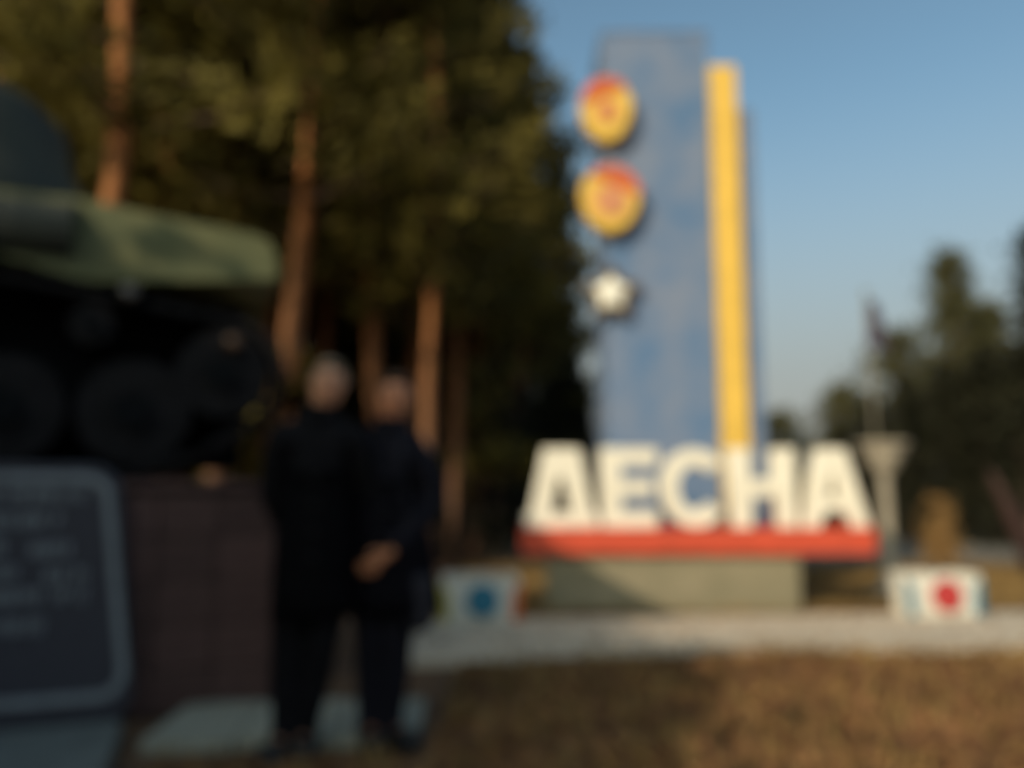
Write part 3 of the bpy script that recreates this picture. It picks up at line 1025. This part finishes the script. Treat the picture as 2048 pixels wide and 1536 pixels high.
# shoulder bag at the second person's hip
bgx = at(845, 1210, 3.84)
bagr = empty('shoulder_bag', (bgx.x, 3.84, 0.55))
tag(bagr, 'dark shoulder bag hanging at the hip of the person in navy', 'bag')
bm = bmesh.new()
box(bm, -0.05, 0.05, -0.12, 0.12, -0.02, 0.24, 0.03)
link('pouch', bm_mesh('pouch', bm), bagr, M['grey_cloth'], True)
tubeo('strap', bagr, M['grey_cloth'], [(-0.02, -0.08, 0.23), (-0.06, -0.14, 0.5), (-0.10, -0.12, 0.80), (-0.11, 0.02, 0.93), (-0.10, 0.14, 0.8), (-0.04, 0.13, 0.5), (-0.02, 0.08, 0.23)], [0.012] * 7, 6)

# ------------------------------------------------------------------ trees
def quads_mesh(name, C, size_l, size_w, droop=0.0, dirs=None):
    """many leaf-sized faces: centres C (n,3)"""
    n = len(C)
    d = rng.normal(size=(n, 3)) if dirs is None else dirs + rng.normal(size=(n, 3)) * 0.55
    d /= np.linalg.norm(d, axis=1)[:, None] + 1e-9
    r = rng.normal(size=(n, 3))
    sd = np.cross(d, r)
    sd /= np.linalg.norm(sd, axis=1)[:, None] + 1e-9
    L = (size_l * rng.uniform(0.6, 1.3, n))[:, None]
    W = (size_w * rng.uniform(0.6, 1.3, n))[:, None]
    nn = np.cross(d, sd) * W * 0.25
    V = np.stack([C - d * L / 2, C + sd * W / 2 + nn, C + d * L / 2, C - sd * W / 2 + nn], 1).reshape(-1, 3)
    idx = np.arange(n * 4).reshape(n, 4)
    me = bpy.data.meshes.new(name)
    me.vertices.add(n * 4)
    me.vertices.foreach_set('co', V.astype(np.float32).ravel())
    me.loops.add(n * 4)
    me.loops.foreach_set('vertex_index', idx.ravel().astype(np.int32))
    me.polygons.add(n)
    me.polygons.foreach_set('loop_start', (np.arange(n) * 4).astype(np.int32))
    me.update(calc_edges=True)
    me.validate()
    return me

def pine_meshes(H, base, wid, dense, seed, lean=0.0):
    rnd = random.Random(seed)
    bm = bmesh.new()
    ntr = 0
    wob = [(0.12 * math.sin(seed + i * 1.3) + lean * (i / 8) ** 1.5, 0.12 * math.cos(seed * 2 + i)) for i in range(9)]
    tp = [Vector((wob[i][0], wob[i][1], H * i / 8 - (0.3 if i == 0 else 0))) for i in range(9)]
    tube(bm, tp, [0.22 * (1 - 0.82 * i / 8) * (H / 16) ** 0.5 for i in range(9)], 10)
    bm.faces.ensure_lookup_table()
    ntr = len(bm.faces)
    def tpos(z):
        f = max(0, min(7.999, z / H * 8)); i = int(f)
        return tp[i].lerp(tp[i + 1], f - i)
    C, D = [], []
    z = base
    while z < H * 0.985:
        t = (z - base) / (H - base)
        L = wid * (0.45 + 0.55 * math.sin(math.pi * min(1, 0.25 + t * 0.45))) * (1 - t ** 2.2) ** 0.8 + 0.25
        L *= rnd.uniform(0.55, 1.2)
        az = rnd.uniform(0, 2 * math.pi)
        o = tpos(z)
        rise = rnd.uniform(-0.15, 0.35) + 0.3 * t
        tip = o + Vector((math.cos(az) * L, math.sin(az) * L, L * rise))
        mid = o.lerp(tip, 0.5) + Vector((0, 0, -0.08 * L))
        tube(bm, [o, mid, tip], [0.05 * (1 - 0.6 * t), 0.035 * (1 - 0.5 * t), 0.01], 5, cap=False)
        nt_ = max(3, int(L * 3.4))
        for i in range(nt_):
            f = 0.28 + 0.76 * (i + rnd.random()) / nt_
            p = o.lerp(mid, f * 2) if f < 0.5 else mid.lerp(tip, f * 2 - 1)
            sp = 0.20 + 0.20 * L * 0.4
            c = np.array(p) + rng.normal(size=3) * np.array([sp, sp, sp * 0.45])
            k_ = dense
            C.append(c + rng.normal(size=(k_, 3)) * np.array([0.22, 0.22, 0.13]))
            out = np.array([math.cos(az), math.sin(az), 0.5])
            D.append(np.tile(out, (k_, 1)))
        z += rnd.uniform(0.10, 0.26) * (H / 16)
    bm.faces.ensure_lookup_table()
    for i in range(ntr, len(bm.faces)): bm.faces[i].material_index = 1
    tm = bm_mesh('trunk', bm)
    tm.materials.append(M['pinebark'])
    tm.materials.append(M['bark'])
    tm.polygons.foreach_set('use_smooth', [True] * len(tm.polygons))
    cm = quads_mesh('crown', np.concatenate(C), 0.40, 0.13, dirs=np.concatenate(D))
    return tm, cm

def broad_meshes(H, base, rx, nclump, per, seed, leaf=0.16, shapef=None):
    rnd = random.Random(seed)
    bm = bmesh.new()
    tp = [Vector((0.1 * math.sin(seed + i), 0.1 * math.cos(seed * 1.7 + i), H * 0.9 * i / 6 - (0.3 if i == 0 else 0))) for i in range(7)]
    tube(bm, tp, [0.16 * (H / 8) ** 0.7 * (1 - 0.85 * i / 6) for i in range(7)], 9)
    C = []
    for i in range(nclump):
        t = rnd.random() ** 0.85
        z = base + (H - base) * t
        prof_r = shapef(t) if shapef else math.sin(math.pi * min(0.97, 0.12 + 0.86 * t)) ** 0.7
        a = rnd.uniform(0, 2 * math.pi)
        rr = rx * prof_r * math.sqrt(rnd.random()) * rnd.uniform(0.8, 1.15)
        c = Vector((rr * math.cos(a), rr * math.sin(a), z))
        zt_ = max(0.2, min(H * 0.85, z - 0.5 * rr))
        f = zt_ / (H * 0.9) * 6
        j = min(5, int(f))
        o = tp[j].lerp(tp[j + 1], f - j)
        if i % 3 == 0:
            tube(bm, [o, o.lerp(c, 0.5) + Vector((0, 0, 0.1)), c], [0.035, 0.022, 0.008], 4, cap=False)
        s = rnd.uniform(0.16, 0.36) * (rx / 1.6) ** 0.5
        C.append(np.array(c) + rng.normal(size=(per, 3)) * np.array([s, s, s * 0.75]))
    tm = bm_mesh('trunk', bm)
    tm.polygons.foreach_set('use_smooth', [True] * len(tm.polygons))
    return tm, quads_mesh('crown', np.concatenate(C), leaf, leaf * 0.6)

def tree(name, loc, rz, meshes, tm, cm, label, cat='tree', group=None, sc=(1, 1, 1)):
    o = empty(name, loc, rz)
    o.scale = sc
    tag(o, label, cat, group)
    link('trunk', meshes[0], o, tm)
    link('crown', meshes[1], o, cm)
    return o

PM = [pine_meshes(17, 6.0, 2.7, 14, 11), pine_meshes(18, 6.8, 2.5, 14, 23), pine_meshes(16, 5.8, 2.9, 14, 37), pine_meshes(17, 2.2, 2.4, 17, 53, 0.5)]
SP = [broad_meshes(9.5, 0.3, 1.7, 380, 14, 5, 0.26, lambda t: (1 - t) ** 0.8 + 0.06), broad_meshes(7.0, 0.2, 1.5, 320, 14, 8, 0.24, lambda t: (1 - t) ** 0.7 + 0.08)]

def place_pine(px, Y, kind, sc, rz, label, group=None, thin=1.0):
    x = at(px, 1000, Y).x
    return tree('pine_tree', (x, Y, gz0(Y) - 0.05), rz, PM[kind], M['pinebark'], M['pine'], label, group=group, sc=(sc * thin, sc * thin, sc))

# single pines that stand out
place_pine(172, 10.4, 1, 0.95, 0.3, 'pine with bright orange upper trunk at the upper left')
place_pine(588, 12.4, 2, 1.0, 2.0, 'pine with orange trunk rising just right of the tank nose')
place_pine(858, 13.2, 0, 0.80, 4.0, 'pine with brown trunk between the people and the letters', thin=0.85)
place_pine(906, 16.5, 1, 0.82, 1.1, 'slim-trunked pine just right of the brown-trunked pine', thin=0.8)
place_pine(948, 18.5, 3, 0.88, 5.2, 'outermost dark pine of the forest edge against the sky', thin=0.8)
place_pine(1040, 27.0, 2, 1.05, 2.6, 'pine at the far end of the forest edge left of the stela')
place_pine(1105, 38.0, 3, 1.1, 0.9, 'smallest distant pine glimpsed left of the stela foot')
place_pine(540, 15.5, 0, 1.0, 3.0, 'pine with tawny trunk behind the first person')
place_pine(735, 14.6, 2, 0.86, 0.4, 'pine rising between the heads of the two people', thin=0.95)
place_pine(985, 21.0, 1, 0.95, 3.3, 'pine whose high crown leans out against the sky at the forest edge', thin=0.75)
LF = 'dark pine standing deep in the forest behind tank and people'
GF = 'pines massed in the forest'
rows_ = [(14.2, (-60, 120, 330, 440)), (16.8, (30, 215, 400, 640, 800)), (20, (-40, 110, 260, 420, 560, 700, 850)), (24, (0, 160, 300, 450, 600, 740, 880, 985)), (30, (60, 210, 360, 510, 650, 780, 900, 1010)), (38, (150, 330, 500, 660, 800, 930, 1040))]
q = 0
for Y, pxs in rows_:
    for px in pxs:
        q += 1
        place_pine(px + random.uniform(-25, 25), Y + random.uniform(-0.9, 0.9), q % 4, random.uniform(0.92, 1.12), random.uniform(0, 6.28), LF, GF)
# dark young spruces closing the view under the pines
LS = 'dark young spruce filling the gloom between the pine trunks'
for Y, pxs in ((19, (330, 560, 770, 900)), (23, (100, 440, 640, 820, 960)), (28, (200, 520, 720, 880, 1000)), (34, (420, 620, 790, 940, 1050)), (36, (1118, 1150)), (44, (700, 850, 980, 1090, 1135))):
    for px in pxs:
        x = at(px, 1000, Y).x
        s_ = random.uniform(0.8, 1.05)
        tree('spruce_tree', (x + random.uniform(-0.3, 0.3), Y, gz0(Y) - 0.05), random.uniform(0, 6), SP[random.randrange(2)], M['bark'], M['spruce'], LS, group='young spruces under the pines', sc=(s_, s_, s_))

# trees on the right
def right_tree(px, topy, wpx, Y, shapef, fm, label, seed, leaf=0.22, base=0.5, n=330, name='broadleaf_tree'):
    H = at(px, topy, Y).z - gz0(Y)
    rx = wpx / 2 * Y / F
    ms = broad_meshes(H, base, rx, n, 13, seed, leaf, shapef)
    p = at(px, 1000, Y)
    return tree(name, (p.x, Y, gz0(Y) - 0.05), 0, ms, M['bark'], fm, label)
col_f = lambda t: math.sin(math.pi * min(0.98, 0.2 + 0.8 * t)) ** 0.6
cone_f = lambda t: (1 - t) ** 0.65 + 0.05
right_tree(1565, 826, 150, 42, None, M['leaf'], 'small distant olive bushy tree just right of the stela', 61)
right_tree(1695, 772, 170, 36, col_f, M['leaf'], 'leafy tree behind the letter А, lowest of the right-hand trees', 62)
right_tree(1815, 664, 220, 33, None, M['leaf'], 'round-topped tree behind the pale vase', 63, n=420)
right_tree(1930, 508, 225, 29, cone_f, M['leaf'], 'tall pointed tree standing highest on the right', 64, n=460)
right_tree(2000, 610, 170, 31, None, M['leaf'], 'broad tree right of the tall pointed tree', 65, n=420)
right_tree(2125, 450, 210, 24, cone_f, M['spruce'], 'dark conifer cut by the right edge of the photo', 66, n=460, name='conifer_tree')
LD = ['dark spruce directly behind the vase stem', 'dark spruce between vase and tall pointed tree', 'dark spruce below the tall pointed tree', 'widest dark spruce right of the pointed tree', 'lowest dark spruce just left of the vase', 'nearest dark spruce at the right picture edge']  # added dark spruces stand in for shade low on the right-hand trees
for iq, (px, topy, wpx, Y) in enumerate(((1755, 800, 150, 28), (1830, 760, 170, 26.5), (1905, 735, 190, 25), (1985, 700, 200, 24), (1690, 850, 120, 30), (2060, 690, 200, 22.5))):
    H = at(px, topy, Y).z - gz0(Y)
    s_ = H / 7.0
    p = at(px, 1000, Y)
    tree('spruce_tree', (p.x, Y, gz0(Y) - 0.05), px, SP[1], M['bark'], M['spruce'], LD[iq], group='dark spruces on the right', sc=(s_ * 1.0, s_ * 1.0, s_))
# leaning reddish trunk at the right border
pa, pb = at(1992, 965, 15), at(2075, 1170, 15)
lt = empty('leaning_tree', (pb.x, 15, gz0(15)))
tag(lt, 'reddish trunk leaning left at the right edge of the photo', 'tree')
tubeo('trunk', lt, M['redbark'], [(0.15, 0, -0.3), ((pa.x - pb.x) * 0.45, 0, (pa.z - gz0(15)) * 0.5), (pa.x - pb.x, 0, pa.z - gz0(15)), ((pa.x - pb.x) * 1.05, 0.1, pa.z - gz0(15) + 0.25)], [0.19, 0.15, 0.08, 0.03], 12)

# russet conical shrub behind the right planter
YR = 13.5
xr_ = at(1874, 1050, YR).x
shr = broad_meshes(at(1874, 1004, YR).z - gz0(YR), 0.40, 0.21, 160, 14, 71, 0.08, lambda t: math.sin(math.pi * (0.16 + 0.8 * t)) ** 0.6)
tree('shrub', (xr_, YR, gz0(YR)), 0, shr, M['redbark'], M['autumn'], 'tan upright shrub behind the red-disc planter', 'shrub')

# low trees left of the camera whose shade falls on the people and the tank
SHD = [broad_meshes(4.65, 0.5, 1.5, 420, 16, 81, 0.26, None)]
for i, (x, y, s_) in enumerate(((-4.6, -1.35, 1.0), (-6.15, -0.9, 1.16), (-7.3, 0.2, 1.16), (-8.4, 1.2, 1.0), (-6.4, -3.2, 1.1), (-9.2, -1.2, 1.1), (-10.4, 2.4, 1.1))):
    tree('broadleaf_tree', (x, y, -0.05), i * 1.3, SHD[0], M['bark'], M['shade_leaf'], 'dense bushy tree left of the view, outside the picture', group='bushy trees left of the view', sc=(s_, s_, s_))

# ------------------------------------------------------------------ dry grass and leaves (ground cover)
def cover_points(n, x0, x1, y0, y1):
    P = []
    while len(P) < n:
        x, y = random.uniform(x0, x1), random.uniform(y0, y1)
        if on_paving(x, y) or (x < -0.35 and 3.6 < y < 8.2) or (x < -1.5 and y < 3.9): continue
        P.append((x, y, gz(x, y)))
    return np.array(P)
P = cover_points(26000, -3.5, 4.8, 2.9, 6.9)
P[:, 2] += rng.uniform(0.004, 0.03, len(P))
X_ = np.array([(x, y, gz0(y) + 0.055) for x, y in ((random.uniform(-1.2, 6), random.uniform(6.2, 9.6)) for _ in range(350)) if on_paving(x, y)])
P = np.concatenate([P, X_])
dd = rng.normal(size=(len(P), 3)); dd[:, 2] *= 0.25
tag(link('leaf_litter', quads_mesh('leaf_litter', P, 0.055, 0.035, dirs=dd * 3), None, M['litter']), 'brown fallen leaves scattered over the dry foreground', 'leaf litter', kind='stuff')
P = np.concatenate([cover_points(2200, -1.5, 4.8, 3.0, 6.8), cover_points(22000, -1, 11, 9.4, 17)])
P[:, 2] += 0.05
dd = np.tile(np.array([[0, 0, 1.6]]), (len(P), 1))
tag(link('dry_grass', quads_mesh('dry_grass', P, 0.15, 0.016, dirs=dd), None, M['drygrass']), 'ochre dry grass around the paving and the sign', 'grass', kind='stuff')
